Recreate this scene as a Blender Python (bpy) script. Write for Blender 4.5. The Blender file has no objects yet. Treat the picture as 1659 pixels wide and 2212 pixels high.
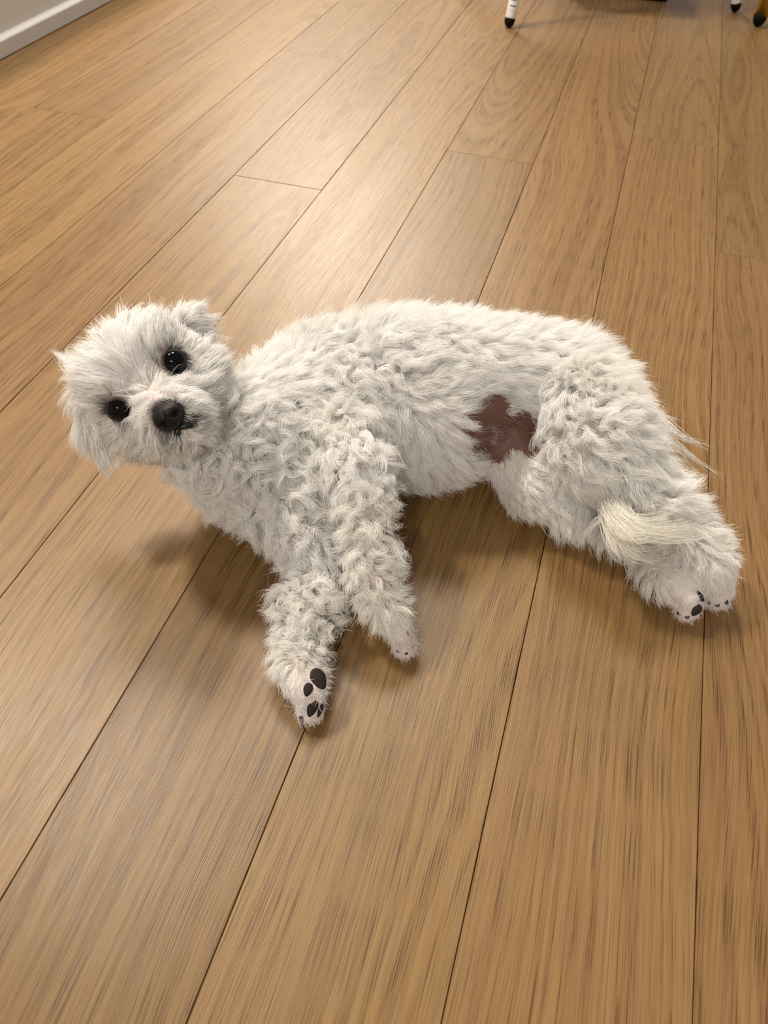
import bpy, bmesh, math, random
import numpy as np
from mathutils import Vector, Matrix, kdtree
from mathutils.bvhtree import BVHTree

random.seed(7)
rng = np.random.default_rng(7)
SC = bpy.context.scene
COL = SC.collection
W = 0.125                      # width of one floor plank, metres

# ------------------------------------------------------------------ camera
FPX, CX, CY = 1661.0, 829.5, 1106.0
YAW, PITCH, ROLL = -0.266413, 0.838605, 0.0408732
CAM = np.array([2.836667 * W, 0.0, 3.761332 * W])
_f = np.array([math.sin(YAW) * math.cos(PITCH), math.cos(YAW) * math.cos(PITCH), -math.sin(PITCH)])
_r = np.cross(_f, [0, 0, 1.0]); _r /= np.linalg.norm(_r)
_u = np.cross(_r, _f)
CR = math.cos(ROLL) * _r + math.sin(ROLL) * _u
CU = -math.sin(ROLL) * _r + math.cos(ROLL) * _u
CF = _f
cam_data = bpy.data.cameras.new('camera')
cam_data.sensor_fit = 'HORIZONTAL'
cam_data.sensor_width = 36.0
cam_data.lens = 36.0 * FPX / 1659.0
cam_data.clip_start = 0.02
cam_data.dof.use_dof = True
cam_data.dof.focus_distance = 0.58
cam_data.dof.aperture_fstop = 18.0
cam = bpy.data.objects.new('camera', cam_data)
COL.objects.link(cam)
cam.matrix_world = Matrix(((CR[0], CU[0], -CF[0], CAM[0]), (CR[1], CU[1], -CF[1], CAM[1]),
                           (CR[2], CU[2], -CF[2], CAM[2]), (0, 0, 0, 1)))
SC.camera = cam

# ------------------------------------------------------------------ world, lamps, exposure
world = bpy.data.worlds.new('room_light'); SC.world = world
world.use_nodes = True
bg = world.node_tree.nodes['Background']
bg.inputs['Color'].default_value = (1.0, 0.95, 0.89, 1)
bg.inputs['Strength'].default_value = 0.23

def downlight(x, y, z, size, power, col=(1.0, 0.90, 0.77)):
    l = bpy.data.lights.new('ceiling_downlight', 'AREA')
    l.shape = 'DISK'; l.size = size; l.energy = power; l.color = col
    o = bpy.data.objects.new('ceiling_downlight', l); COL.objects.link(o)
    o.location = (x, y, z)
    return o
for lx, ly, size, pw in ((-0.50, 1.75, 0.70, 40), (-1.24, 0.82, 0.30, 46), (-1.25, 4.35, 0.90, 135),
                         (0.30, -2.10, 0.16, 36), (0.85, -2.20, 0.16, 20)):
    downlight(lx, ly, 2.4, size, pw)
SC.cycles_curves.subdivisions = 1
SC.cycles.use_adaptive_sampling = True
SC.cycles.adaptive_threshold = 0.06
SC.cycles.adaptive_min_samples = 20
SC.cycles.max_bounces = 6
SC.cycles.diffuse_bounces = 5
SC.cycles.transmission_bounces = 5

SC.view_settings.view_transform = 'Standard'
SC.view_settings.look = 'None'
SC.view_settings.exposure = 0.38
SC.view_settings.gamma = 1.0
SC.view_settings.use_curve_mapping = False

# ------------------------------------------------------------------ helpers
def ray(u, v):
    d = (u - CX) / FPX * CR - (v - CY) / FPX * CU + CF
    return d / np.linalg.norm(d)

def P(u, v, z=0.0):
    """point of the horizontal plane at height z seen at that place of the photograph"""
    d = ray(u, v)
    return CAM + d * ((z - CAM[2]) / d[2])

def vnorm(a): return a / np.maximum(np.linalg.norm(a, axis=-1, keepdims=True), 1e-12)

def tag(o, label=None, cat=None, group=None, kind=None):
    if label: o['label'] = label
    if cat: o['category'] = cat
    if group: o['group'] = group
    if kind: o['kind'] = kind
    return o

def empty(name, loc):
    o = bpy.data.objects.new(name, None); COL.objects.link(o)
    o.location = loc; o.empty_display_size = 0.05
    return o

def link(name, me, mat, parent=None, smooth=True):
    o = bpy.data.objects.new(name, me); COL.objects.link(o)
    if mat: 
        me.materials.clear(); me.materials.append(mat)
    if smooth and len(me.polygons): me.polygons.foreach_set('use_smooth', [True] * len(me.polygons))
    if parent:
        o.parent = parent
        o.matrix_parent_inverse = Matrix.Translation(-Vector(parent.location))
    return o

def mesh_from(bm, name):
    bmesh.ops.recalc_face_normals(bm, faces=bm.faces)
    me = bpy.data.meshes.new(name); bm.to_mesh(me); bm.free(); return me

def bm_box(bm, lo, hi, bevel=0.0, seg=2, mat=None):
    r = bmesh.ops.create_cube(bm, size=1.0)
    vs = r['verts']
    lo, hi = Vector(lo), Vector(hi)
    for v in vs:
        v.co = Vector([lo[i] + (v.co[i] + 0.5) * (hi[i] - lo[i]) for i in range(3)])
    if bevel:
        es = {e for v in vs for e in v.link_edges}
        bmesh.ops.bevel(bm, geom=list(es), offset=bevel, segments=seg, profile=0.6, affect='EDGES')

def bm_tube(bm, pts, radii, n=16, cap=True):
    """swept round tube along pts with one radius per point"""
    pts = [Vector(p) for p in pts]
    rings = []
    up = None
    for i, p in enumerate(pts):
        t = (pts[min(i + 1, len(pts) - 1)] - pts[max(i - 1, 0)]).normalized()
        if up is None:
            up = t.orthogonal().normalized()
        else:
            up = (up - t * up.dot(t)).normalized()
        b = t.cross(up)
        rings.append([bm.verts.new(p + (up * math.cos(a) + b * math.sin(a)) * radii[i])
                      for a in [2 * math.pi * k / n for k in range(n)]])
    for a, b in zip(rings, rings[1:]):
        for k in range(n):
            bm.faces.new((a[k], a[(k + 1) % n], b[(k + 1) % n], b[k]))
    if cap:
        bm.faces.new(rings[0][::-1]); bm.faces.new(rings[-1])

def nodes_of(mat):
    mat.use_nodes = True
    nt = mat.node_tree
    return nt, nt.nodes, nt.links, nt.nodes['Principled BSDF']

def simple_mat(name, col, rough=0.5, metal=0.0, spec=0.5, noise=0.08, scale=60.0, bump=0.0):
    m = bpy.data.materials.new(name)
    nt, N, L, b = nodes_of(m)
    tc = N.new('ShaderNodeTexCoord'); nz = N.new('ShaderNodeTexNoise')
    nz.inputs['Scale'].default_value = scale; nz.inputs['Detail'].default_value = 3
    L.new(tc.outputs['Object'], nz.inputs['Vector'])
    mx = N.new('ShaderNodeMix'); mx.data_type = 'RGBA'
    mx.inputs['A'].default_value = (*[c * (1 - noise) for c in col], 1)
    mx.inputs['B'].default_value = (*[min(1, c * (1 + noise)) for c in col], 1)
    L.new(nz.outputs['Fac'], mx.inputs['Factor'])
    L.new(mx.outputs['Result'], b.inputs['Base Color'])
    b.inputs['Roughness'].default_value = rough
    b.inputs['Metallic'].default_value = metal
    b.inputs['Specular IOR Level'].default_value = spec
    if bump:
        bp = N.new('ShaderNodeBump'); bp.inputs['Strength'].default_value = bump; bp.inputs['Distance'].default_value = 0.001
        L.new(nz.outputs['Fac'], bp.inputs['Height']); L.new(bp.outputs['Normal'], b.inputs['Normal'])
    return m

# ------------------------------------------------------------------ oak plank material
def oak_material():
    m = bpy.data.materials.new('oak_plank')
    nt, N, L, b = nodes_of(m)
    def math_(op, a, c=None, d=None):
        n = N.new('ShaderNodeMath'); n.operation = op
        for i, x in enumerate((a, c, d)):
            if x is None: continue
            if isinstance(x, (int, float)): n.inputs[i].default_value = x
            else: L.new(x, n.inputs[i])
        return n.outputs[0]
    def noise(vec, scale=1.0, detail=2.0, rough=0.5):
        n = N.new('ShaderNodeTexNoise'); n.noise_dimensions = '2D'; n.inputs['Scale'].default_value = scale
        n.inputs['Detail'].default_value = detail; n.inputs['Roughness'].default_value = rough
        L.new(vec, n.inputs['Vector']); return n.outputs['Fac']
    def comb(x, y, sd):
        n = N.new('ShaderNodeCombineXYZ')
        if not isinstance(sd, (int, float)): y = math_('ADD', y, sd)
        for i, s in enumerate((x, y)):
            if isinstance(s, (int, float)): n.inputs[i].default_value = s
            else: L.new(s, n.inputs[i])
        return n.outputs[0]
    def ramp(fac, stops):
        n = N.new('ShaderNodeValToRGB'); L.new(fac, n.inputs['Fac'])
        e = n.color_ramp.elements
        while len(e) < len(stops): e.new(0.5)
        for k, (p, c) in zip(e, stops):
            k.position = p; k.color = (*c, 1) if isinstance(c, tuple) else (c, c, c, 1)
        return n.outputs['Color']
    def mix(fac, a, c, mode='MIX'):
        n = N.new('ShaderNodeMix'); n.data_type = 'RGBA'; n.blend_type = mode
        for key, s in (('Factor', fac), ('A', a), ('B', c)):
            if isinstance(s, (int, float)): n.inputs[key].default_value = s
            elif isinstance(s, tuple): n.inputs[key].default_value = (*s, 1)
            else: L.new(s, n.inputs[key])
        return n.outputs['Result']
    tc = N.new('ShaderNodeTexCoord'); sp = N.new('ShaderNodeSeparateXYZ')
    L.new(tc.outputs['Object'], sp.inputs[0])
    x, y = sp.outputs['X'], sp.outputs['Y']
    rnd = N.new('ShaderNodeObjectInfo').outputs['Random']
    seed = math_('MULTIPLY', rnd, 37.0)
    r2 = math_('FRACT', math_('MULTIPLY', rnd, 91.7))
    r3 = math_('FRACT', math_('MULTIPLY', rnd, 513.3))
    # wavering of the fibre
    wav = math_('SUBTRACT', noise(comb(math_('MULTIPLY', x, 9), math_('MULTIPLY', y, 2.6), seed), 1.0, 1.0), 0.5)
    xw = math_('ADD', x, math_('MULTIPLY', wav, 0.032))
    # growth rings of a log cut lengthwise: distance to a slightly tilted axis
    cx = math_('MULTIPLY', math_('SUBTRACT', r2, 0.5), 0.20)
    zc = math_('ADD', math_('ADD', math_('MULTIPLY', math_('SUBTRACT', r3, 0.5), 0.10), math_('MULTIPLY', y, 0.035)),
               math_('MULTIPLY', math_('SUBTRACT', noise(comb(math_('MULTIPLY', y, 1.1), 3.1, seed), 1.0, 0.0), 0.5), 0.07))
    zc = math_('ADD', math_('ABSOLUTE', zc), 0.02)
    dx = math_('SUBTRACT', xw, cx)
    rad = math_('SQRT', math_('ADD', math_('MULTIPLY', dx, dx), math_('MULTIPLY', zc, zc)))
    ring = noise(comb(math_('MULTIPLY', rad, 230.0), math_('MULTIPLY', y, 0.8), seed), 1.0, 1.0, 0.6)
    ring_d = ramp(ring, [(0.40, 1.0), (0.54, 0.0)])
    # fine pores and streaks along the board
    pore = noise(comb(math_('MULTIPLY', xw, 1700.0), math_('MULTIPLY', y, 20.0), seed), 1.0, 1.0, 0.6)
    streak = noise(comb(math_('MULTIPLY', xw, 240.0), math_('MULTIPLY', y, 2.6), seed), 1.0, 2.0, 0.6)
    broad = noise(comb(math_('MULTIPLY', x, 16.0), math_('MULTIPLY', y, 1.6), seed), 1.0, 1.0, 0.5)
    pore_d = ramp(pore, [(0.36, 1.0), (0.47, 0.0)])
    base = mix(broad, (0.278, 0.160, 0.062), (0.325, 0.196, 0.083))
    base = mix(math_('MULTIPLY', ramp(streak, [(0.32, 1.0), (0.66, 0.0)]), 0.52), base, (0.205, 0.113, 0.044))
    base = mix(math_('MULTIPLY', ring_d, 0.32), base, (0.180, 0.096, 0.037))
    pfac = math_('MULTIPLY', pore_d, math_('MULTIPLY_ADD', ring_d, 0.48, 0.34))
    base = mix(pfac, base, (0.085, 0.038, 0.012))
    hs = N.new('ShaderNodeHueSaturation'); L.new(base, hs.inputs['Color'])
    L.new(math_('MULTIPLY_ADD', r3, 0.008, 0.497), hs.inputs['Hue'])
    L.new(math_('MULTIPLY_ADD', r2, 0.13, 0.74), hs.inputs['Value'])
    hs.inputs['Saturation'].default_value = 1.04
    L.new(hs.outputs['Color'], b.inputs['Base Color'])
    L.new(math_('MULTIPLY_ADD', pore, 0.14, 0.31), b.inputs['Roughness'])
    b.inputs['Specular IOR Level'].default_value = 0.45
    h = pore
    bp = N.new('ShaderNodeBump'); bp.inputs['Strength'].default_value = 0.22; bp.inputs['Distance'].default_value = 0.0006
    L.new(h, bp.inputs['Height']); L.new(bp.outputs['Normal'], b.inputs['Normal'])
    return m

M_OAK = oak_material()
M_SUB = simple_mat('subfloor_dark', (0.035, 0.022, 0.012), 0.9)
M_TRIM = simple_mat('white_gloss_paint', (0.66, 0.64, 0.62), 0.28, noise=0.03, scale=8)
M_WALL = simple_mat('wall_paint', (0.70, 0.67, 0.63), 0.8, noise=0.03, scale=12, bump=0.05)

# ------------------------------------------------------------------ floor
XW = -5.31 * W                                  # foot of the wall on the left
Y0, Y1 = -9.0 * W, 34.0 * W
R0, R1 = -5.31, 12
bm = bmesh.new(); bm_box(bm, (XW - 0.3, Y0, -0.03), (R1 * W, Y1, -0.0095))
floor = link('floor', mesh_from(bm, 'floor'), M_SUB, smooth=False)
tag(floor, 'light oak plank floor with long boards and thin dark seams', 'floor', kind='structure')
GAP = 0.00030
PLANK_L = 14.6
joints = {-6: 3.0, -5: 12.77, -4: 8.20, -3: 1.6, -2: 11.165, -1: 7.395, 0: 12.9, 1: 8.81, 2: 5.4, 3: 10.03, 4: 7.515,
          5: 13.1, 6: 9.3, 7: 4.2, 8: 11.0, 9: 6.5, 10: 12.0, 11: 8.0}
plank_mesh = {}
def plank_me(w, l):
    key = (round(w, 4), round(l, 4))
    if key not in plank_mesh:
        bm = bmesh.new()
        bm_box(bm, (-w / 2, -l / 2, -0.009), (w / 2, l / 2, 0.0))
        es = [e for e in bm.edges if all(v.co.z > -0.001 for v in e.verts)]
        bmesh.ops.bevel(bm, geom=es, offset=0.00035, segments=1, affect='EDGES')
        me = mesh_from(bm, 'plank'); me.materials.append(M_OAK)
        plank_mesh[key] = me
    return plank_mesh[key]
for row, yj in joints.items():
    xa, xb = row * W, (row + 1) * W
    if row == -6: xa = XW - 0.010
    cuts = [yj + k * PLANK_L for k in range(-5, 6)]
    cuts = sorted([c for c in cuts if Y0 / W < c < Y1 / W] + [Y0 / W, Y1 / W])
    for ya, yb in zip(cuts, cuts[1:]):
        if yb - ya < 0.3: continue
        w, l = xb - xa - 2 * GAP, (yb - ya) * W - 2 * GAP
        o = bpy.data.objects.new('plank', plank_me(w, l)); COL.objects.link(o)
        o.location = ((xa + xb) / 2, (ya + yb) / 2 * W, random.uniform(-0.00012, 0.00012))
        o.parent = floor

# ------------------------------------------------------------------ wall and skirting on the left
def extrude_profile(prof, y0, y1):
    bm = bmesh.new()
    a = [bm.verts.new((x, y0, z)) for x, z in prof]; b = [bm.verts.new((x, y1, z)) for x, z in prof]
    n = len(prof)
    for i in range(n): bm.faces.new((a[i], a[(i + 1) % n], b[(i + 1) % n], b[i]))
    bm.faces.new(a[::-1]); bm.faces.new(b)
    return bm
bm = bmesh.new(); bm_box(bm, (XW - 0.16, Y0, 0.0), (XW - 0.030, Y1, 0.36))
wall = link('wall_left', mesh_from(bm, 'wall_left'), M_WALL, smooth=False)
tag(wall, 'low painted wall above the white stepped skirting at the left', 'wall', kind='structure')
zb = 0.0015
prof = [(XW, zb), (XW, 0.0235), (XW - 0.0012, 0.0252), (XW - 0.0085, 0.0275), (XW - 0.0105, 0.030), (XW - 0.0115, 0.0765),
        (XW - 0.0135, 0.0790), (XW - 0.030, 0.0820), (XW - 0.030, zb)]
base = link('baseboard_left', mesh_from(extrude_profile(prof, Y0, Y1), 'baseboard_left'), M_TRIM, smooth=False)
tag(base, 'glossy white stepped skirting board along the left wall', 'baseboard', kind='structure')

# ------------------------------------------------------------------ chairs beyond the dog
M_WHITE = simple_mat('white_lacquer', (0.78, 0.76, 0.73), 0.35, noise=0.03)
M_RUB = simple_mat('black_rubber', (0.004, 0.004, 0.004), 0.6, spec=0.12)
M_GOLD = simple_mat('gold_metal', (0.85, 0.58, 0.14), 0.45, metal=1.0, noise=0.05)
M_STICK = simple_mat('sticker_paper', (0.82, 0.80, 0.76), 0.6, noise=0.02)
M_INK = simple_mat('sticker_ink', (0.10, 0.10, 0.10), 0.7)
M_SEAT = simple_mat('seat_cushion_fabric', (0.60, 0.57, 0.52), 0.9, noise=0.1, scale=400, bump=0.2)

def chair_leg(parent, foot, top, r0, r1, mat, twin=False):
    foot, top = Vector(foot), Vector(top)
    ax = (top - foot).normalized()
    tipl = r0 * 1.5
    bm = bmesh.new()
    s = foot + ax * (tipl * 0.92)
    if twin:
        side = ax.cross(Vector((0.4, 1, 0))).normalized()
        for k in (-1, 1):
            off = side * (k * r0 * 0.52)
            bm_tube(bm, [s + off, top + off], [r0 * 0.62, r1 * 0.62], 14)
    else:
        bm_tube(bm, [s, s + ax * 0.004, top], [r0 * 0.97, r0, r1], 20)
    leg = link('leg', mesh_from(bm, 'leg'), mat, parent)
    bm = bmesh.new()
    prof = [(0.0, 0.25), (0.12, 0.62), (0.35, 0.86), (0.7, 1.03), (1.0, 1.06), (1.08, 0.98)]
    bm_tube(bm, [foot + ax * (tipl * t) for t, _ in prof], [r0 * q for _, q in prof], 20)
    link('rubber_foot', mesh_from(bm, 'rubber_foot'), M_RUB, leg).matrix_parent_inverse = Matrix()
    return leg, ax

fa, fb = Vector(P(1098, 60)), Vector(P(1588, 26))
e1 = (fb - fa); wid = e1.length; e1.normalize(); e2 = Vector((-e1.y, e1.x, 0))
feet = [fa, fb, fb + e2 * 0.44, fa + e2 * 0.44]
mid = sum(feet, Vector()) / 4
white = empty('white_chair', (mid.x, mid.y, 0))
tag(white, 'white chair with black-tipped splayed legs at the top of the frame', 'chair')
zs = 0.43
legs = []
for f in feet:
    t = Vector((f.x + (mid.x - f.x) * 0.30, f.y + (mid.y - f.y) * 0.30, zs))
    legs.append(chair_leg(white, (f.x, f.y, 0.0005), t, 0.0098, 0.0135, M_WHITE))
M3 = Matrix.Translation(Vector((mid.x, mid.y, 0))) @ Matrix(((e1.x, e2.x, 0, 0), (e1.y, e2.y, 0, 0), (0, 0, 1, 0), (0, 0, 0, 1)))
def local_box(name, lo, hi, bev, mat, parent, M):
    bm = bmesh.new(); bm_box(bm, lo, hi, bev, 3); bmesh.ops.transform(bm, matrix=M, verts=bm.verts)
    return link(name, mesh_from(bm, name), mat, parent)
local_box('seat', (-0.23, -0.21, zs - 0.005), (0.23, 0.21, zs + 0.035), 0.015, M_WHITE, white, M3)
local_box('backrest', (-0.21, 0.19, zs + 0.02), (0.21, 0.225, zs + 0.42), 0.016, M_WHITE, white, M3)
# printed sticker wrapped on the nearest leg
leg, ax = legs[0]
tocam = (Vector(CAM) - fa); tocam = (tocam - ax * tocam.dot(ax)).normalized(); sidev = ax.cross(tocam)
def wrap_patch(name, a0, a1, h0, h1, r, mat, parent_leg):
    bm = bmesh.new(); n = 8; rows = []
    for h in (h0, h1):
        rr = r + (0.0135 - 0.0098) * h / 0.45
        rows.append([bm.verts.new(fa + ax * h + (tocam * math.cos(a) + sidev * math.sin(a)) * rr)
                     for a in [a0 + (a1 - a0) * k / n for k in range(n + 1)]])
    for k in range(n): bm.faces.new((rows[0][k], rows[0][k + 1], rows[1][k + 1], rows[1][k]))
    o = link(name, mesh_from(bm, name), mat, white)
    o.parent = parent_leg; o.matrix_parent_inverse = Matrix()
    return o
wrap_patch('sticker', -0.85, 0.85, 0.030, 0.115, 0.01002, M_STICK, leg)
for h0, h1, a0, a1 in [(0.0345, 0.0368, -0.55, 0.6)] + [(0.0440 + k * 0.0042, 0.0440 + k * 0.0042 + (0.0018, 0.0030, 0.0022)[k % 3], -0.45, 0.42) for k in range(6)] + [(0.079 + k * 0.0045, 0.0815 + k * 0.0045, 0.0, 0.5) for k in range(3)]:
    wrap_patch('printed_bar', a0, a1, h0, h1, 0.01008, M_INK, leg)

g0 = Vector(P(1635, 57))
gold = empty('gold_chair', (g0.x + 0.2, g0.y + 0.15, 0))
tag(gold, 'gold metal chair leg with black tip at the top right corner', 'chair')
gfeet = [g0, g0 + Vector((0.40, -0.06, 0)), g0 + Vector((0.46, 0.34, 0)), g0 + Vector((0.06, 0.40, 0))]
gm = sum(gfeet, Vector()) / 4
for f in gfeet:
    t = Vector((f.x + (gm.x - f.x) * 0.06, f.y + (gm.y - f.y) * 0.06, 0.44))
    chair_leg(gold, (f.x, f.y, 0.0005), t, 0.0125, 0.0125, M_GOLD, twin=True)
Mg = Matrix.Translation(Vector((gm.x, gm.y, 0)))
local_box('seat', (-0.22, -0.21, 0.43), (0.22, 0.21, 0.49), 0.022, M_SEAT, gold, Mg)
local_box('backrest', (-0.20, 0.185, 0.50), (0.20, 0.22, 0.84), 0.015, M_SEAT, gold, Mg)

# low grey box standing under the white chair
c0, c1, c2 = Vector(P(1441, 5)), Vector(P(1330, -4)), Vector(P(1458, -3))
bx = (c1 - c0).normalized(); by = Vector((-bx.y, bx.x, 0)); by = by if by.dot(c2 - c0) > 0 else -by
Mb = Matrix.Translation(c0) @ Matrix(((bx.x, by.x, 0, 0), (bx.y, by.y, 0, 0), (0, 0, 1, 0), (0, 0, 0, 1)))
M_GREY = simple_mat('grey_plastic', (0.30, 0.29, 0.28), 0.5)
boxo = empty('storage_box', tuple(Mb @ Vector((0.11, 0.08, 0))))
tag(boxo, 'low grey box with a black bottom edge under the white chair', 'box')
local_box('base', (0, 0, 0.0005), (0.22, 0.16, 0.007), 0.003, M_RUB, boxo, Mb)
local_box('body', (0.003, 0.003, 0.007), (0.217, 0.157, 0.085), 0.006, M_GREY, boxo, Mb)
local_box('lid', (-0.001, -0.001, 0.085), (0.221, 0.161, 0.097), 0.004, M_GREY, boxo, Mb)

# ================================================================== THE DOG
# every joint: place in the photograph, height above the floor (None = resting on it), radius with coat in picture pixels, coat depth
def joint(u, v, z, rpx, fur):
    if z is None:
        z = 0.03
        for _ in range(8):
            z = rpx * np.linalg.norm(P(u, v, z) - CAM) / FPX * 0.97
    p = P(u, v, z)
    r = rpx * np.linalg.norm(p - CAM) / FPX - fur
    if fur > .008: r -= .0036
    return (p, max(r, 0.003), fur)

HC = np.array([0.09364, 0.35204, 0.135])
HB = np.array([[0.5676, 0.6889, 0.4508], [-0.7083, 0.1296, 0.6939], [0.4196, -0.7131, 0.5615]])
HB /= np.linalg.norm(HB, axis=1)[:, None]
def H(x, y, z):
    return HC + x * HB[0] + y * HB[1] + z * HB[2]

G = {}          # group -> (list of segments (ja, jb), inner blend)
def chain(*js): return [(joint(*a), joint(*b)) for a, b in zip(js, js[1:])]
G['torso'] = chain((470, 925, 0.092, 105, .010), (560, 935, 0.082, 130, .012), (620, 905, 0.074, 146, .013), (720, 862, None, 165, .013), (830, 862, None, 187, .013),
                   (930, 866, None, 191, .012), (1030, 850, None, 168, .011), (1130, 848, None, 151, .013),
                   (1215, 852, None, 139, .015), (1266, 870, None, 122, .015)) \
    + chain((545, 1010, None, 140, .012), (640, 1050, None, 138, .012), (760, 960, None, 140, .012))
hj = lambda x, y, z, r: (H(x, y, z), r, 0.0)
G['head'] = [(hj(0, .001, -.008, .0365), hj(0, .009, .005, .0360)),
             (hj(-.016, -.012, .004, .029), hj(.016, -.012, .004, .029)),
             (hj(-.013, .016, .020, .022), hj(.013, .016, .020, .022)),
             (hj(0, -.012, .020, .024), hj(0, -.017, .050, .0155)),
             (hj(-.007, -.024, .030, .015), hj(-.006, -.026, .050, .0095)),
             (hj(.007, -.024, .030, .015), hj(.006, -.026, .050, .0095)),
             (hj(0, -.034, .025, .013), hj(0, -.035, .042, .008))]
G['neck'] = [((H(0, -.005, -.022), .036, .0), joint(470, 925, .098, 112, .011)),
             (joint(420, 955, .100, 105, .011), joint(540, 960, .078, 130, .012))]
G['ear_a'] = chain((194, 800, .128, 22, .004), (184, 855, .112, 28, .006), (190, 915, .096, 32, .006), (216, 975, .082, 26, .006))
G['ear_b'] = chain((385, 705, .150, 36, .006), (412, 695, .142, 36, .006), (436, 718, .128, 28, .006))
G['front_upper'] = chain((745, 940, .090, 100, .013), (775, 1010, .090, 84, .013), (790, 1090, .080, 76, .013), (796, 1170, .066, 74, .013),
                         (805, 1250, .050, 68, .012), (838, 1320, .032, 48, .007), (862, 1362, .021, 32, .0028))
G['front_lower'] = chain((650, 1150, .045, 90, .012), (675, 1240, .030, 66, .012), (662, 1320, None, 84, .013), (645, 1400, None, 70, .012),
                         (652, 1448, None, 56, .007), (665, 1485, .020, 40, .0025), (667, 1508, .016, 31, .0022))
G['hind_upper'] = chain((1258, 882, .080, 128, .015), (1296, 957, .080, 126, .015), (1365, 1030, .068, 89, .014), (1440, 1092, .057, 76, .013),
                        (1492, 1160, .046, 66, .012), (1520, 1212, .036, 56, .0075), (1536, 1238, .030, 42, .0030), (1550, 1262, .022, 34, .0025))
G['hind_lower'] = chain((1110, 975, .040, 84, .005), (1165, 1044, .031, 86, .007), (1240, 1092, .027, 78, .011), (1330, 1134, .025, 61, .012),
                        (1412, 1198, .025, 57, .012), (1446, 1244, .024, 54, .0075), (1466, 1262, .022, 40, .0030), (1480, 1284, .020, 32, .0025))
G['tail'] = chain((1392, 905, .050, 26, .004), (1378, 990, .022, 22, .004), (1345, 1080, .040, 20, .004), (1338, 1118, .057, 14, .004))
def toe(u, v, z, r, u2, v2, z2, r2): return (joint(u, v, z, r, .002), joint(u2, v2, z2, r2, .002))
G['toes_fl'] = [toe(648, 1505, .012, 17, 651, 1552, .008, 12), toe(668, 1508, .020, 19, 673, 1548, .012, 15),
                toe(689, 1502, .012, 16, 692, 1538, .009, 12), toe(666, 1480, .027, 18, 663, 1498, .025, 15)]
G['toes_fu'] = [toe(850, 1378, .016, 16, 859, 1406, .009, 11), toe(868, 1378, .022, 16, 877, 1411, .011, 12),
                toe(885, 1366, .018, 15, 891, 1396, .010, 11)]
G['toes_hl'] = [toe(1460, 1290, .014, 16, 1466, 1324, .009, 12), toe(1478, 1296, .022, 17, 1484, 1330, .012, 13),
                toe(1498, 1292, .026, 16, 1503, 1322, .016, 14), toe(1508, 1272, .022, 15, 1514, 1296, .018, 12)]
G['toes_hu'] = [toe(1530, 1272, .016, 16, 1532, 1300, .009, 12), toe(1547, 1276, .021, 16, 1549, 1306, .011, 13),
                toe(1565, 1270, .020, 16, 1567, 1300, .011, 13), toe(1574, 1256, .014, 14, 1580, 1282, .009, 11)]
KIN = {'torso': .018, 'head': .010, 'neck': .015}
ATT = {'neck': .022, 'head': .012, 'front_upper': .016, 'front_lower': .016, 'hind_upper': .014, 'hind_lower': .007, 'tail': .008, 'ear_a': .006, 'ear_b': .006}

def seg_d(Pt, s):
    (a, ra, fa_), (b, rb, fb_) = s
    ab = (b - a).astype(np.float32)
    q = Pt - a.astype(np.float32)
    t = np.clip((q @ ab) / max(float(ab @ ab), 1e-12), 0, 1)
    d = np.sqrt(np.maximum(((q - t[..., None] * ab) ** 2).sum(-1), 1e-14)) - (ra + t * (rb - ra))
    return d, t
def smin(a, b, k):
    h = np.maximum(k - np.abs(a - b), 0) / k
    return np.minimum(a, b) - h * h * k * 0.25

allp = np.array([j[0] for segs in G.values() for s in segs for j in s])
VOX = 0.0026
lo = allp.min(0) - 0.085; hi = allp.max(0) + 0.085; lo[2] = -0.012
n3 = np.ceil((hi - lo) / VOX).astype(int)
ax3 = [(lo[i] + VOX * np.arange(n3[i])).astype(np.float32) for i in range(3)]
def group_field(name):
    D = np.full(n3, 0.2, np.float32)
    k = KIN.get(name, .010)
    for s in G[name]:
        m = max(s[0][1], s[1][1]) + 0.035
        a = np.minimum(s[0][0], s[1][0]) - m; b = np.maximum(s[0][0], s[1][0]) + m
        i0 = np.maximum(((a - lo) / VOX).astype(int), 0); i1 = np.minimum(((b - lo) / VOX).astype(int) + 1, n3)
        sl = tuple(slice(i0[i], i1[i]) for i in range(3))
        Pt = np.stack(np.meshgrid(*[ax3[i][sl[i]] for i in range(3)], indexing='ij'), -1)
        d, _ = seg_d(Pt, s)
        D[sl] = smin(D[sl], d, k)
    return D
F0 = group_field('torso')
FN = group_field('neck')
core = smin(F0, FN, ATT['neck'])
field = core.copy()
for nm, toes in (('front_upper', 'toes_fu'), ('front_lower', 'toes_fl'), ('hind_upper', 'toes_hu'), ('hind_lower', 'toes_hl'), ('tail', None)):
    fl = group_field(nm)
    if toes: fl = smin(fl, group_field(toes), .0022)
    field = np.minimum(field, smin(core, fl, ATT[nm]))
hd = group_field('head')
hd = smin(smin(hd, group_field('ear_a'), .006), group_field('ear_b'), .006)
field = smin(field, hd, .014)
# nothing below the floor
zz = ax3[2][None, None, :]
field = np.maximum(field, (0.0012 - zz))

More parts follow.
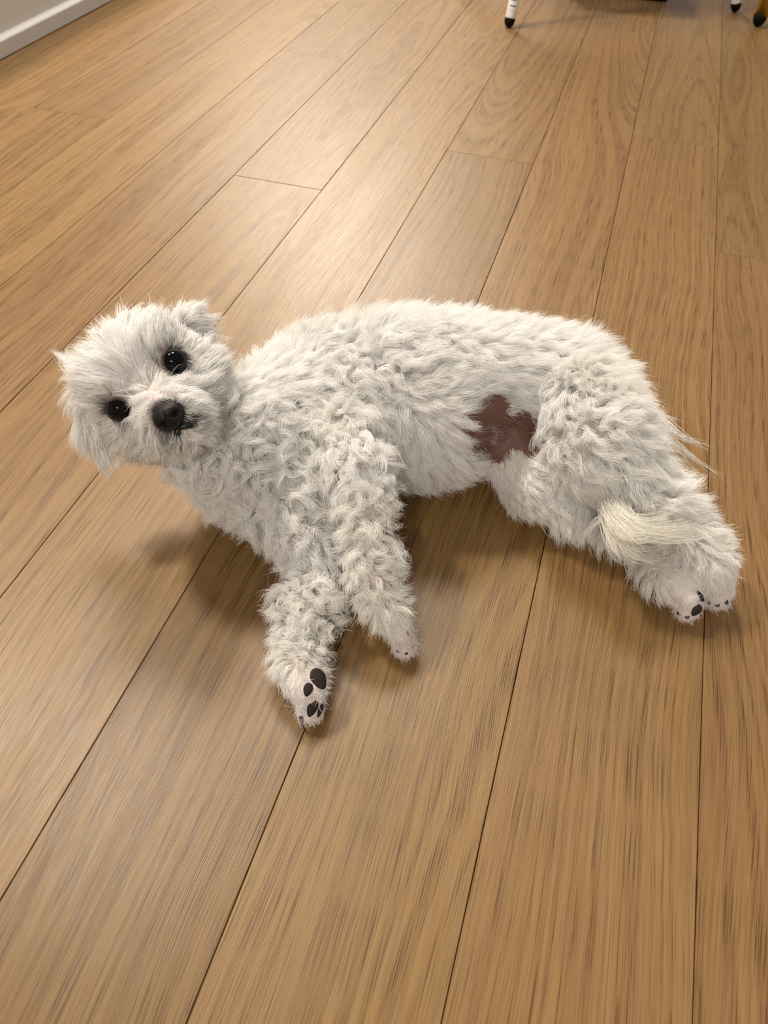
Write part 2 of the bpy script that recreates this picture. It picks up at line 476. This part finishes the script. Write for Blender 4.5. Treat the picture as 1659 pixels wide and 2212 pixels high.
def surface_nets(D, lo, h):
    S = D < 0
    c = [S[i:S.shape[0] - 1 + i, j:S.shape[1] - 1 + j, k:S.shape[2] - 1 + k] for i in (0, 1) for j in (0, 1) for k in (0, 1)]
    cnt = sum(x.astype(np.int8) for x in c)
    act = (cnt > 0) & (cnt < 8)
    idx = np.argwhere(act)
    vid = -np.ones(act.shape, np.int64); vid[tuple(idx.T)] = np.arange(len(idx))
    corners = np.array([(i, j, k) for i in (0, 1) for j in (0, 1) for k in (0, 1)])
    vals = np.stack([D[tuple((idx + co).T)] for co in corners], 1)
    acc = np.zeros((len(idx), 3)); num = np.zeros(len(idx))
    for a in range(8):
        for b in range(a + 1, 8):
            if np.abs(corners[a] - corners[b]).sum() != 1: continue
            va, vb = vals[:, a], vals[:, b]
            m = (va < 0) != (vb < 0)
            t = np.where(m, va / np.where(m, va - vb, 1), 0)
            acc[m] += corners[a] + t[m, None] * (corners[b] - corners[a]); num[m] += 1
    verts = lo + h * (idx + acc / num[:, None])
    quads = []
    for ax in range(3):
        sl0 = [slice(None)] * 3; sl1 = [slice(None)] * 3
        sl0[ax] = slice(0, -1); sl1[ax] = slice(1, None)
        ch = S[tuple(sl0)] != S[tuple(sl1)]
        e = np.argwhere(ch); b_, c_ = (ax + 1) % 3, (ax + 2) % 3
        e = e[(e[:, b_] > 0) & (e[:, c_] > 0)]
        e = e[(e[:, b_] < act.shape[b_]) & (e[:, c_] < act.shape[c_])]
        q = []
        for db, dc in ((0, 0), (1, 0), (1, 1), (0, 1)):
            f = e.copy(); f[:, b_] -= db; f[:, c_] -= dc; q.append(vid[tuple(f.T)])
        q = np.stack(q, 1)
        flip = S[tuple(e.T)]
        q[flip] = q[flip][:, ::-1]
        quads.append(q)
    return verts, np.concatenate(quads)
BV, BQ = surface_nets(field, lo, VOX)

def mesh_np(name, V, Q):
    me = bpy.data.meshes.new(name)
    me.vertices.add(len(V)); me.vertices.foreach_set('co', np.asarray(V, np.float32).ravel())
    me.loops.add(Q.size); me.loops.foreach_set('vertex_index', Q.ravel().astype(np.int32))
    me.polygons.add(len(Q)); me.polygons.foreach_set('loop_start', np.arange(0, Q.size, Q.shape[1], dtype=np.int32))
    me.update(calc_edges=True); me.validate()
    return me

# keep only the largest connected shell orientation check: normals must point outwards
def vert_normals(V, Q):
    fn = np.cross(V[Q[:, 2]] - V[Q[:, 0]], V[Q[:, 3]] - V[Q[:, 1]])
    vn = np.zeros_like(V)
    for k in range(4): np.add.at(vn, Q[:, k], fn)
    return vn / np.maximum(np.linalg.norm(vn, axis=1), 1e-12)[:, None]
VN = vert_normals(BV, BQ)
ctr = joint(930, 866, None, 191, .012)[0]
nearv = np.argmin(((BV - (ctr + np.array([0, 0, .06]))) ** 2).sum(1))
if VN[nearv, 2] < 0:
    BQ = BQ[:, ::-1].copy(); VN = -VN

# ---- skin: pink-mauve, darker bare belly, stored as a point colour (pigment of the animal's own skin)
BVH = BVHTree.FromPolygons([tuple(v) for v in BV.tolist()], [tuple(q) for q in BQ.tolist()])
def hit(u, v):
    d = ray(u, v); h = BVH.ray_cast(Vector(CAM), Vector(d))
    return (np.array(h[0]), np.array(h[1])) if h[0] is not None else (P(u, v, .01), np.array([0, 0, 1.0]))
BELLY = [hit(*q)[0] for q in ((1022, 905), (1018, 945), (1022, 968), (1040, 878), (1165, 945), (1178, 972), (1050, 905), (1045, 950), (1060, 975),  (1075, 880), (1085, 915), (1085, 955), (1120, 905), (1120, 945), (1150, 940), (1160, 965))]
def belly_w(V, r0, r1):
    d = np.min([np.linalg.norm(V - b, axis=1) for b in BELLY], axis=0)
    return np.clip((r1 - d) / (r1 - r0), 0, 1)
def skin_colour(V):
    c = np.tile(np.array([0.66, 0.54, 0.51]), (len(V), 1))
    w = belly_w(V, .011, .020)[:, None]
    c = c * (1 - w) + np.array([0.155, 0.070, 0.052]) * w
    pw = np.min([seg_d(V.astype(np.float32), sg)[0] for g in ('toes_fl', 'toes_fu', 'toes_hl', 'toes_hu') for sg in G[g]], axis=0)
    w = np.clip((.010 - pw) / .006, 0, 1)[:, None]; c = c * (1 - w) + np.array([0.70, 0.63, 0.61]) * w
    for q, r in [(H(-.0225, .0035, .0345), .0122), (H(.0225, .0035, .0345), .0122), (H(0, -.0185, .0665), .0140), (H(.010, -.029, .056), .011), (H(-.008, -.030, .056), .008)]:
        w = np.clip((r - np.linalg.norm(V - q, axis=1)) / .003, 0, 1)[:, None]
        c = c * (1 - w) + np.array([0.03, 0.02, 0.018]) * w
    return c
def skin_material():
    m = bpy.data.materials.new('dog_skin'); nt, N, L, b = nodes_of(m)
    at = N.new('ShaderNodeAttribute'); at.attribute_name = 'pigment'
    tc = N.new('ShaderNodeTexCoord'); nz = N.new('ShaderNodeTexNoise'); nz.inputs['Scale'].default_value = 90; nz.inputs['Detail'].default_value = 4
    L.new(tc.outputs['Object'], nz.inputs['Vector'])
    mx = N.new('ShaderNodeMix'); mx.data_type = 'RGBA'; mx.blend_type = 'MULTIPLY'; mx.inputs['Factor'].default_value = 0.5
    L.new(at.outputs['Color'], mx.inputs['A']); L.new(nz.outputs['Color'], mx.inputs['B'])
    mx.inputs['B'].default_value = (1, 1, 1, 1)
    rp = N.new('ShaderNodeValToRGB'); rp.color_ramp.elements[0].color = (0.55, 0.5, 0.5, 1); rp.color_ramp.elements[1].color = (1, 1, 1, 1)
    L.new(nz.outputs['Fac'], rp.inputs['Fac']); L.new(rp.outputs['Color'], mx.inputs['B'])
    L.new(mx.outputs['Result'], b.inputs['Base Color']); b.inputs['Roughness'].default_value = 0.6
    return m
root = empty('dog', tuple(P(880, 900, 0)))
tag(root, 'curly white dog lying on its side with its head raised', 'dog')
bme = mesh_np('body', BV, BQ)
at = bme.attributes.new('pigment', 'FLOAT_COLOR', 'POINT')
at.data.foreach_set('color', np.concatenate([skin_colour(BV), np.ones((len(BV), 1))], 1).astype(np.float32).ravel())
body = link('body', bme, skin_material(), root)
# ---- face
M_EYE = simple_mat('dark_wet_eye', (0.002, 0.0015, 0.0015), 0.03, spec=0.22)
M_LID = simple_mat('black_eyelid', (0.006, 0.005, 0.005), 0.6, bump=0.2, scale=500)
M_NOSE = simple_mat('black_leather_nose', (0.009, 0.006, 0.006), 0.42, spec=0.25, bump=0.5, scale=900)
M_LIP = simple_mat('black_lip', (0.008, 0.006, 0.006), 0.45)
M_PAD = simple_mat('dark_paw_pad', (0.018, 0.010, 0.008), 0.55, spec=0.3, noise=0.3, bump=0.6, scale=1400)
M_CLAW = simple_mat('dark_claw', (0.05, 0.035, 0.03), 0.3)
EYES = [H(-.0225, .0035, .0345), H(.0225, .0035, .0345)]
NOSE = H(0, -.0185, .0665)
def frame_mat(o, X, Y, Z):
    return Matrix(((X[0], Y[0], Z[0], o[0]), (X[1], Y[1], Z[1], o[1]), (X[2], Y[2], Z[2], o[2]), (0, 0, 0, 1)))
HM = lambda o: frame_mat(o, *HB)
for i, e in enumerate(EYES):
    bm = bmesh.new(); bmesh.ops.create_uvsphere(bm, u_segments=40, v_segments=24, radius=.0081)
    bmesh.ops.transform(bm, matrix=HM(e), verts=bm.verts)
    eo = link('eye', mesh_from(bm, 'eye'), M_EYE, root)
    bm = bmesh.new(); pts = []
    for k in range(29):
        a = 2 * math.pi * k / 28
        pts.append(HM(e) @ Vector((.0074 * math.cos(a), .0068 * math.sin(a), .0032)))
    bm_tube(bm, pts, [.0012] * 29, 10, cap=False)
    bmesh.ops.remove_doubles(bm, verts=bm.verts, dist=1e-6)
    link('eyelid', mesh_from(bm, 'eyelid'), M_LID, root)
# nose leather: broad rounded triangle with two nostrils and a centre groove
bm = bmesh.new(); bmesh.ops.create_uvsphere(bm, u_segments=56, v_segments=36, radius=1.0)
for v in bm.verts:
    x, y, z = v.co
    w = .0094 * (1.0 + .16 * y); x2 = x * w * (1 - .05 * abs(y)); y2 = y * .0083; z2 = z * .0082
    for s in (-1, 1):
        d = math.hypot((x - s * .52) / .30, (y + .10 + .1 * abs(x)) / .22)
        if z > 0: z2 -= .0042 * math.exp(-d * d * 1.3)
    if z > 0: z2 -= .0012 * math.exp(-(x / .10) ** 2) * (1 if y < .2 else math.exp(-((y - .2) / .3) ** 2))
    v.co = (x2, y2, z2)
bmesh.ops.transform(bm, matrix=HM(NOSE), verts=bm.verts)
link('nose', mesh_from(bm, 'nose'), M_NOSE, root)
# lips: dark line under the nose curling to both sides
for s in (-1, 1):
    bm = bmesh.new()
    pts = [H(0, -.0270, .0640), H(s * .003, -.0295, .0630), H(s * .0075, -.0305, .0605), H(s * .0115, -.0300, .0550), H(s * .0140, -.0285, .0470)]
    bm_tube(bm, pts, [.0014, .0022, .0042 if s > 0 else .0020, .0038 if s > 0 else .0016, .0010], 12)
    link('lip', mesh_from(bm, 'lip'), M_LIP, root)

# ---- paws: pads and claws
def pad(u, v, lu, lv, wpx, hgt=0.4, mat=None):
    """oval pad lying on the skin, long axis towards (lu, lv) in the picture, width wpx pixels"""
    c, n = hit(u, v); n = vnorm(n + vnorm(CAM - c) * .8)
    c2, _ = hit(lu, lv)
    ln = c2 - c; ln -= n * (ln @ n); L_ = np.linalg.norm(ln)
    if L_ < 1e-5: return None
    x = ln / L_; y = np.cross(n, x); w = wpx * np.linalg.norm(c - CAM) / FPX
    bm = bmesh.new(); bmesh.ops.create_uvsphere(bm, u_segments=28, v_segments=16, radius=1.0)
    for vv in bm.verts: vv.co = (vv.co.x * L_ * (1 - .12 * vv.co.y ** 2), vv.co.y * w * (1 - .22 * vv.co.x), vv.co.z * w * hgt)
    bmesh.ops.transform(bm, matrix=frame_mat(c + n * w * hgt * .30, x, y, n), verts=bm.verts)
    link('paw_pad', mesh_from(bm, 'paw_pad'), mat or M_PAD, root)
    PADS.append((c, max(L_, w)))
PADS = []
pad(688, 1467, 697, 1491, 17, .35)
pad(665, 1490, 661, 1505, 10)
pad(674, 1530, 667, 1548, 11)
pad(691, 1534, 685, 1551, 6)
pad(1511, 1289, 1515, 1300, 8)
pad(1504, 1318, 1494, 1329, 9)
pad(880, 1368, 882, 1374, 4, mat=simple_mat('pink_pad', (0.42, 0.20, 0.15), 0.5))
def claw(u, v, u2, v2, z2, rpx=5):
    a, n = hit(u, v); b = P(u2, v2, z2); r = rpx * np.linalg.norm(a - CAM) / FPX
    m = (a + b) / 2 + np.array([0, 0, r * .8])
    bm = bmesh.new(); bm_tube(bm, [a - n * r, a, m, b], [r, r, r * .8, r * .2], 10)
    link('claw', mesh_from(bm, 'claw'), M_CLAW, root)
claw(651, 1550, 655, 1574, .003, 6)
claw(860, 1406, 864, 1419, .003, 4.5); claw(877, 1410, 881, 1422, .003, 4.5); claw(891, 1396, 895, 1407, .003, 4)
claw(1467, 1324, 1471, 1336, .004, 5); claw(1484, 1331, 1487, 1344, .004, 5); claw(1532, 1301, 1534, 1313, .004, 5)
claw(1549, 1306, 1551, 1319, .004, 5); claw(1568, 1300, 1570, 1312, .004, 5)

# ------------------------------------------------------------------ coat
NK = 9
S = np.linspace(0, 1, NK)
tri = np.concatenate([BQ[:, [0, 1, 2]], BQ[:, [0, 2, 3]]])
ta = np.linalg.norm(np.cross(BV[tri[:, 1]] - BV[tri[:, 0]], BV[tri[:, 2]] - BV[tri[:, 0]]), axis=1) * .5
AREA = ta.sum()
def sample_surface(n):
    f = rng.choice(len(tri), n, p=ta / AREA)
    a, b = rng.random(n), rng.random(n); m = a + b > 1; a[m] = 1 - a[m]; b[m] = 1 - b[m]
    t = tri[f]; w = np.stack([1 - a - b, a, b], 1)[..., None]
    return (BV[t] * w).sum(1), vnorm((VN[t] * w).sum(1))
NAMES = list(G)
FAM = {'toes_fl': 'front_lower', 'toes_fu': 'front_upper', 'toes_hl': 'hind_lower', 'toes_hu': 'hind_upper', 'neck': 'torso'}
def classify(p):
    best = np.full(len(p), 9.0); gid = np.zeros(len(p), int); flow = np.zeros((len(p), 3)); fur = np.zeros(len(p)); paw = np.zeros(len(p), bool); tt = np.zeros(len(p))
    p32 = p.astype(np.float32)
    for gi, nm in enumerate(NAMES):
        segs = G[nm]
        for si, s in enumerate(segs):
            d, t = seg_d(p32, s)
            m = d < best
            best[m] = d[m]; gid[m] = gi; flow[m] = vnorm(s[1][0] - s[0][0]); fur[m] = (s[0][2] + t[m] * (s[1][2] - s[0][2]))
            paw[m] = nm.startswith('toes')
            tt[m] = (si + t[m]) / len(segs)
    return gid, flow, fur, paw, tt
BACK = vnorm(np.array([0.10, 0.75, 0.65]))
def fnoise(p, f, seed):
    r = np.random.default_rng(seed); o = np.zeros(len(p))
    for _ in range(5):
        k = r.normal(size=3) * f; o += np.sin(p @ k + r.random() * 6.28)
    return o / 2.2

def make_guides(p, n):
    gid, flow, fur, paw, tt = classify(p)
    N = len(p)
    nm = np.array([FAM.get(x, x) for x in NAMES])[gid]
    Lh = np.full(N, .022); th0 = np.full(N, .5); th1 = np.full(N, 1.25); cA = np.zeros(N); cT = np.ones(N); grav = np.full(N, .12); jit = np.full(N, .35)
    tdir = flow.copy()
    isT = nm == 'torso'
    bk = n @ BACK
    Lh[isT] = .021
    curly = isT & (bk < .45)
    th0[isT] = .35; th1[isT] = 1.25
    cA[isT] = .0010
    xT = p[:, 0]
    chest = np.clip((P(880, 950, .06)[0] - xT) / .03, 0, 1)
    cA[curly] = (.0012 + .0026 * chest)[curly]; Lh[curly] = (.020 + .005 * chest)[curly]
    th0[curly] = .55; th1[curly] = 1.45; jit[curly] = (.35 + .45 * chest)[curly]
    # belly side: hair sweeps towards the tail and down
    tdir[isT] += np.array([0, -.25, -.25])
    for l in ('front_upper', 'front_lower', 'hind_upper', 'hind_lower'):
        m = nm == l
        cA[m] = .0021; Lh[m] = .0195; th0[m] = .40; th1[m] = 1.35; jit[m] = .7
        if l.startswith('hind'):
            cA[m] = .0014; Lh[m] = .0205; jit[m] = .45
    hi_up = (nm == 'hind_upper') & (bk > .5); cA[hi_up] = .0010; th1[hi_up] = 1.0
    # paws
    short = np.clip(fur / .012, .16, 1.2) ** 1.15
    Lh *= np.where(nm == 'head', 1, short); cA *= np.where(nm == 'head', 1, short ** 1.5)
    th0 = np.where(short < .5, 1.2, th0); th1 = np.where(short < .5, 1.5, th1); jit = np.where(short < .5, .15, jit)
    # head: straight, radiating from the bridge of the nose
    m = nm == 'head'
    q = (p - HC) @ HB.T
    cen = H(0, -.004, .050)
    rad = p - cen
    tdir[m] = rad[m]
    muz = m & (q[:, 2] > .030) & (q[:, 1] < .004)
    tdir[muz] = (p - NOSE)[muz] + (HB[0] * np.sign(q[:, 0:1]) * .02 - HB[1] * .012)[muz]
    Lh[m] = .025; th0[m] = 1.12; th1[m] = 2.1; cA[m] = .0006; jit[m] = .12; grav[m] = .10
    Lh[muz] = .019 ; th0[muz] = .75; th1[muz] = 1.75; cA[muz] = .0012
    nosed = np.linalg.norm(p - NOSE, axis=1)
    Lh = np.where(m, Lh * np.clip(.22 + (nosed - .010) / .022, .2, 1), Lh)
    for e in EYES:
        ed = np.linalg.norm(p - e, axis=1); ww = np.clip(1.6 - ed / .012, 0, 1)
        tdir = tdir * (1 - ww[:, None]) + vnorm(p - e) * ww[:, None] * .03
        Lh = np.where(m, Lh * (1 - .62 * ww), Lh); th0 = np.where(m & (ww > .3), 1.05, th0)
    lowhead = m & (q[:, 1] < -.018); Lh[lowhead] = .022
    lowhead &= muz; Lh[lowhead] = .014
    m = (nm == 'ear_a') | (nm == 'ear_b')
    Lh[m] = .021; th0[m] = 1.15; th1[m] = 1.85; cA[m] = .0006; jit[m] = .10; grav[m] = .12
    m = nm == 'tail'; Lh[m] = .030; th0[m] = 1.0; th1[m] = 1.45; jit[m] = .2
    # bare belly: only a thin down
    bare = belly_w(p, .0095, .0125)
    Lh *= (1 - .55 * bare); cA *= (1 - bare)
    # neighbouring locks share their lie
    tdir = vnorm(tdir)
    body_m = np.nonzero(~np.isin(nm, ['head', 'ear_a', 'ear_b']))[0]
    kd2 = kdtree.KDTree(len(body_m))
    for i, q_ in enumerate(p[body_m].tolist()): kd2.insert(q_, i)
    kd2.balance()
    nb = np.array([[j for _, j, _ in kd2.find_n(q_, 14)] for q_ in p[body_m].tolist()])
    for _ in range(3):
        tdir[body_m] = vnorm(tdir[body_m][nb].mean(1))
        for arr in (th0, th1, cA, Lh): arr[body_m] = arr[body_m][nb].mean(1) if arr is not Lh else arr[body_m] * .5 + arr[body_m][nb].mean(1) * .5
    # slow swirl of the lie of the coat plus a random turn per lock
    ang = fnoise(p, 60, 5) * jit * 1.3 + rng.normal(size=N) * jit * .8
    t = tdir - n * (tdir * n).sum(1, keepdims=True)
    t = vnorm(t + 1e-6); b = np.cross(n, t)
    t = t * np.cos(ang)[:, None] + b * np.sin(ang)[:, None]; b = np.cross(n, t)
    Lh *= rng.uniform(.8, 1.15, N)
    th = th0[:, None] + (th1 - th0)[:, None] * S[None]**.8 + rng.normal(size=(N, 1)) * .12
    dirs = n[:, None] * np.cos(th)[..., None] + t[:, None] * np.sin(th)[..., None]
    step = (Lh / (NK - 1))[:, None, None] * dirs
    path = np.concatenate([np.zeros((N, 1, 3)), np.cumsum(step[:, :-1], 1)], 1)
    turns = rng.uniform(.7, 1.25, N) * np.where(cA > .0015, 1.15, .7); ph = rng.random(N) * 6.28; sg = np.sign(rng.random(N) - .5)
    A = cA[:, None] * np.clip(S / .45, 0, 1)[None]
    a_ = ph[:, None] + sg[:, None] * 6.283 * turns[:, None] * S[None]
    e2 = np.cross(b, dirs[:, NK // 2])
    c0 = np.stack([np.cos(a_) - np.cos(ph)[:, None] * 1.0, np.sin(a_) - np.sin(ph)[:, None]], -1) * A[..., None]
    path += c0[..., 0:1] * b[:, None] + c0[..., 1:2] * e2[:, None]
    path[..., 2] -= grav[:, None] * Lh[:, None] * S[None] ** 2 * .6
    return path, nm, Lh, bare, paw, cA

M_FUR = bpy.data.materials.new('white_fur'); M_FUR.use_nodes = True
def fur_material(m):
    nt = m.node_tree; N, L = nt.nodes, nt.links; N.clear()
    out = N.new('ShaderNodeOutputMaterial'); at = N.new('ShaderNodeAttribute'); at.attribute_name = 'tint'
    d = N.new('ShaderNodeBsdfDiffuse'); t = N.new('ShaderNodeBsdfTranslucent')
    g = N.new('ShaderNodeBsdfGlossy'); g.inputs['Roughness'].default_value = .38
    L.new(at.outputs['Color'], d.inputs['Color']); L.new(at.outputs['Color'], t.inputs['Color'])
    L.new(at.outputs['Color'], g.inputs['Color'])
    m1 = N.new('ShaderNodeMixShader'); m1.inputs[0].default_value = .30
    L.new(d.outputs[0], m1.inputs[1]); L.new(t.outputs[0], m1.inputs[2])
    m2 = N.new('ShaderNodeMixShader'); m2.inputs[0].default_value = .10
    L.new(m1.outputs[0], m2.inputs[1]); L.new(g.outputs[0], m2.inputs[2])
    L.new(m2.outputs[0], out.inputs['Surface'])
fur_material(M_FUR)

def hair_object(name, pts, rad, colr, parent=root, label=None):
    n, k = pts.shape[:2]
    hc = bpy.data.hair_curves.new(name); hc.add_curves([k] * n)
    pts = pts.copy(); pts[..., 2] = np.maximum(pts[..., 2], .0007)
    hc.attributes['position'].data.foreach_set('vector', pts.astype(np.float32).ravel())
    a = hc.attributes.get('radius') or hc.attributes.new('radius', 'FLOAT', 'POINT')
    a.data.foreach_set('value', rad.astype(np.float32).ravel())
    c = hc.attributes.new('tint', 'FLOAT_COLOR', 'POINT')
    cc = np.ones((n, k, 4), np.float32); cc[..., :3] = colr if colr.ndim == 3 else colr[:, None]
    c.data.foreach_set('color', cc.ravel())
    hc.materials.append(M_FUR)
    o = bpy.data.objects.new(name, hc); COL.objects.link(o)
    o.parent = parent; o.matrix_parent_inverse = Matrix.Translation(-Vector(parent.location))
    o['kind'] = 'stuff'
    if label: o['label'] = label
    return o

CREAM = np.array([0.962, 0.952, 0.938]); WARM = np.array([0.945, 0.92, 0.85]); DARK = np.array([0.045, 0.032, 0.028])
def build_coat(n_strand, n_guide):
    gp, gn = sample_surface(n_guide)
    keep = (gp[:, 2] > .004)
    gp, gn = gp[keep], gn[keep]
    gpath, gnm, gL, gbare, gpaw, gcA = make_guides(gp, gn)
    kd = kdtree.KDTree(len(gp))
    for i, q in enumerate(gp.tolist()): kd.insert(q, i)
    kd.balance()
    p, n = sample_surface(n_strand)
    keep = (p[:, 2] > .003) & ~((n[:, 2] < -.55) & (p[:, 2] < .02))
    p, n = p[keep], n[keep]
    # finer coat nearest guide of a like-facing patch
    gi = np.zeros(len(p), int)
    gnl = gn
    for i, q in enumerate(p.tolist()):
        best = None
        for co, j, d in kd.find_n(q, 3):
            if gnl[j] @ n[i] > .25: best = j; break
        gi[i] = j if best is None else best
    N = len(p)
    path = gpath[gi]; nm = gnm[gi]
    ls = rng.uniform(.72, 1.08, N)
    pull = np.where(np.isin(nm, ['head', 'ear_a', 'ear_b']), .34, .80) * rng.uniform(.7, 1.1, N)
    pull = np.where(gcA[gi] > .0015, .60, np.where(nm == 'torso', .40, pull)) * rng.uniform(.6, 1.25, N)
    fly = rng.random(N) < .05
    pull[fly] *= .2
    off = gp[gi] - p
    pts = p[:, None] + path * ls[:, None, None] + off[:, None] * (pull[:, None] * S[None] ** 1.1)[..., None]
    wob = rng.normal(size=(N, 1, 3)) * .0016 * (S[None, :, None] ** 1.3) + rng.normal(size=(N, NK, 3)) * .00016 * S[None, :, None]
    wob[fly] *= 2.0
    pts += wob
    ok = np.ones(N, bool)
    for e in EYES:
        front = e + HB[2] * .005
        ok &= np.linalg.norm(pts - front, axis=-1).min(1) > .0086
        vd = vnorm(HB[2] + .25 * HB[1]); el = pts - e
        al = el @ vd; lat = np.linalg.norm(el - al[..., None] * vd, axis=-1)
        ok &= ~((al > 0) & (lat < .0069)).any(1)
    nq = (pts - NOSE) @ HB.T / np.array([.0099, .0088, .0115])
    ok &= np.linalg.norm(nq, axis=-1).min(1) > 1.0
    for c, r in PADS:
        ok &= np.linalg.norm(pts - c, axis=-1).min(1) > r * .80
    # bare belly keeps one hair in eight
    ok &= rng.random(N) > gbare[gi] * .975
    # colour of each hair: white, cream on legs, dark round eyes, nose and lips
    col = np.tile(CREAM, (N, 1)) * rng.uniform(.93, 1.06, (N, 1))
    legm = np.isin(nm, ['front_upper', 'front_lower', 'hind_lower', 'hind_upper'])
    warm = np.clip(fnoise(p, 45, 9) * .5 + .45, 0, 1) * np.where(np.isin(nm, ['front_upper', 'hind_lower']), .55, np.where(legm, .35, .10))
    col = col * (1 - warm[:, None]) + WARM * warm[:, None]
    gp_ = gpaw[gi]; col[gp_] *= np.array([.90, .86, .86]); ok &= ~(gp_ & (rng.random(N) < .35))
    dk = np.zeros(N)
    for e in EYES:
        ed = np.linalg.norm(p - (e + HB[2] * .002), axis=1); dk = np.maximum(dk, np.clip((.0128 - ed) / .0035, 0, 1) * (rng.random(N) < .8))
    ed = np.linalg.norm((p - NOSE) @ HB.T / np.array([1, 1.0, 1.4]), axis=1); dk = np.maximum(dk, np.clip((.0132 - ed) / .004, 0, 1) * (rng.random(N) < .7))
    for s in (-1, 1):
        ed = np.linalg.norm(p - H(s * .010, -.029, .056), axis=1); dk = np.maximum(dk, np.clip((.0085 - ed) / .003, 0, 1) * (rng.random(N) < .75))
    tipfade = np.clip(1 - S * .9, 0, 1)
    col3 = col[:, None] * (1 - (dk[:, None] * tipfade[None])[..., None]) + DARK * (dk[:, None] * tipfade[None])[..., None]
    r0 = np.where(legm, .000130, .000118) * rng.uniform(.8, 1.2, N)
    r0 = r0 * (1 - .5 * gbare[gi]); col3 = col3 * (1 - .45 * gbare[gi])[:, None, None]
    rad = r0[:, None] * (1 - .72 * S[None] ** 1.5)
    parts = [('head_fur', ['head'], None), ('ear_fur', ['ear_a'], 'long white ear hair hanging beside the face'), ('ear_fur', ['ear_b'], 'short white hair of the folded-back ear'),
             ('torso_fur', ['torso'], None), ('leg_fur', ['front_upper'], None), ('leg_fur', ['front_lower'], None),
             ('leg_fur', ['hind_upper'], None), ('leg_fur', ['hind_lower'], None), ('tail_fur', ['tail'], None)]
    for name, gs, lab in parts:
        m = ok & np.isin(nm, gs)
        if m.any(): hair_object(name, pts[m], rad[m], col3[m], label=lab)
build_coat(380000, 10500)

# long loose hair: tail plume and wisps
def plume(name, ctrl, n, spread, r, colr, label=None, lift=.004):
    """hairs following a hand-laid curve of (u, v, z) places, fanning out by spread (metres) root/tip"""
    c = np.array([P(*q) for q in ctrl])
    T = np.linspace(0, 1, 14); K = len(c)
    def bez(t):
        o = np.zeros((len(t), 3))
        for i in range(K): o += (math.comb(K - 1, i) * t ** i * (1 - t) ** (K - 1 - i))[:, None] * c[i]
        return o
    b = bez(T)
    off0 = rng.normal(size=(n, 3)) * spread[0] * [1, 1, .45]; off1 = rng.normal(size=(n, 3)) * spread[1] * [1, 1, .5]
    ck = rng.integers(0, max(3, n // 22), n); cc_ = rng.normal(size=(max(3, n // 22), 3)) * spread[1] * [1, 1, .5]; off1 = cc_[ck] + off1 * .22
    off0[:, 2] = np.abs(off0[:, 2]); off1[:, 2] = np.abs(off1[:, 2])
    ln = rng.uniform(.70, 1.08, n)
    pts = np.empty((n, 14, 3))
    for i in range(n):
        tt = T * ln[i]
        pts[i] = bez(tt) + off0[i] * (1 - tt)[:, None] + off1[i] * (tt ** 1.5)[:, None] + rng.normal(size=3) * .0016 * np.sin(T * 3.1)[:, None]
    rad = r * (1 - .75 * T ** 1.6)[None] * rng.uniform(.8, 1.2, (n, 1))
    col = colr * rng.uniform(.9, 1.06, (n, 1))
    return hair_object(name, pts, rad, col, label=label)
tl = plume('tail_plume', [(1325, 1072, .060), (1318, 1125, .072), (1345, 1180, .069), (1405, 1180, .064), (1470, 1150, .060)], 420, (.0045, .0100), .00016, WARM, 'cream tuft of the tail tip between the hind legs')
plume('tail_plume', [(1330, 1070, .062), (1325, 1110, .074), (1360, 1150, .072), (1420, 1150, .066), (1485, 1125, .062)], 190, (.0050, .0110), .00015, WARM * 1.02, 'cream tuft of the tail tip between the hind legs')
plume('tail_plume', [(1322, 1080, .058), (1312, 1140, .066), (1335, 1200, .060), (1385, 1205, .052), (1435, 1185, .047)], 190, (.0050, .0100), .00015, WARM * 1.02, 'cream tuft of the tail tip between the hind legs')
plume('tail_wisp', [(1385, 880, .070), (1430, 920, .066), (1480, 955, .055), (1530, 965, .050)], 26, (.006, .006), .00019, CREAM, 'thin loose tail hairs behind the rump')
plume('tail_wisp', [(1395, 910, .060), (1450, 960, .050), (1480, 990, .035), (1535, 1040, .020)], 34, (.006, .007), .00019, CREAM, 'thin loose tail hairs drooping to the floor')
plume('groin_hair', [(1170, 1000, .058), (1205, 1020, .064), (1260, 1045, .062), (1315, 1085, .056)], 260, (.006, .010), .00014, CREAM, 'long straight hair on the inside of the lower thigh')
plume('ear_tuft', [(192, 815, .132), (165, 800, .134), (145, 785, .136), (132, 762, .140)], 260, (.0045, .0035), .00014, CREAM, 'white tuft sticking out above the hanging ear')
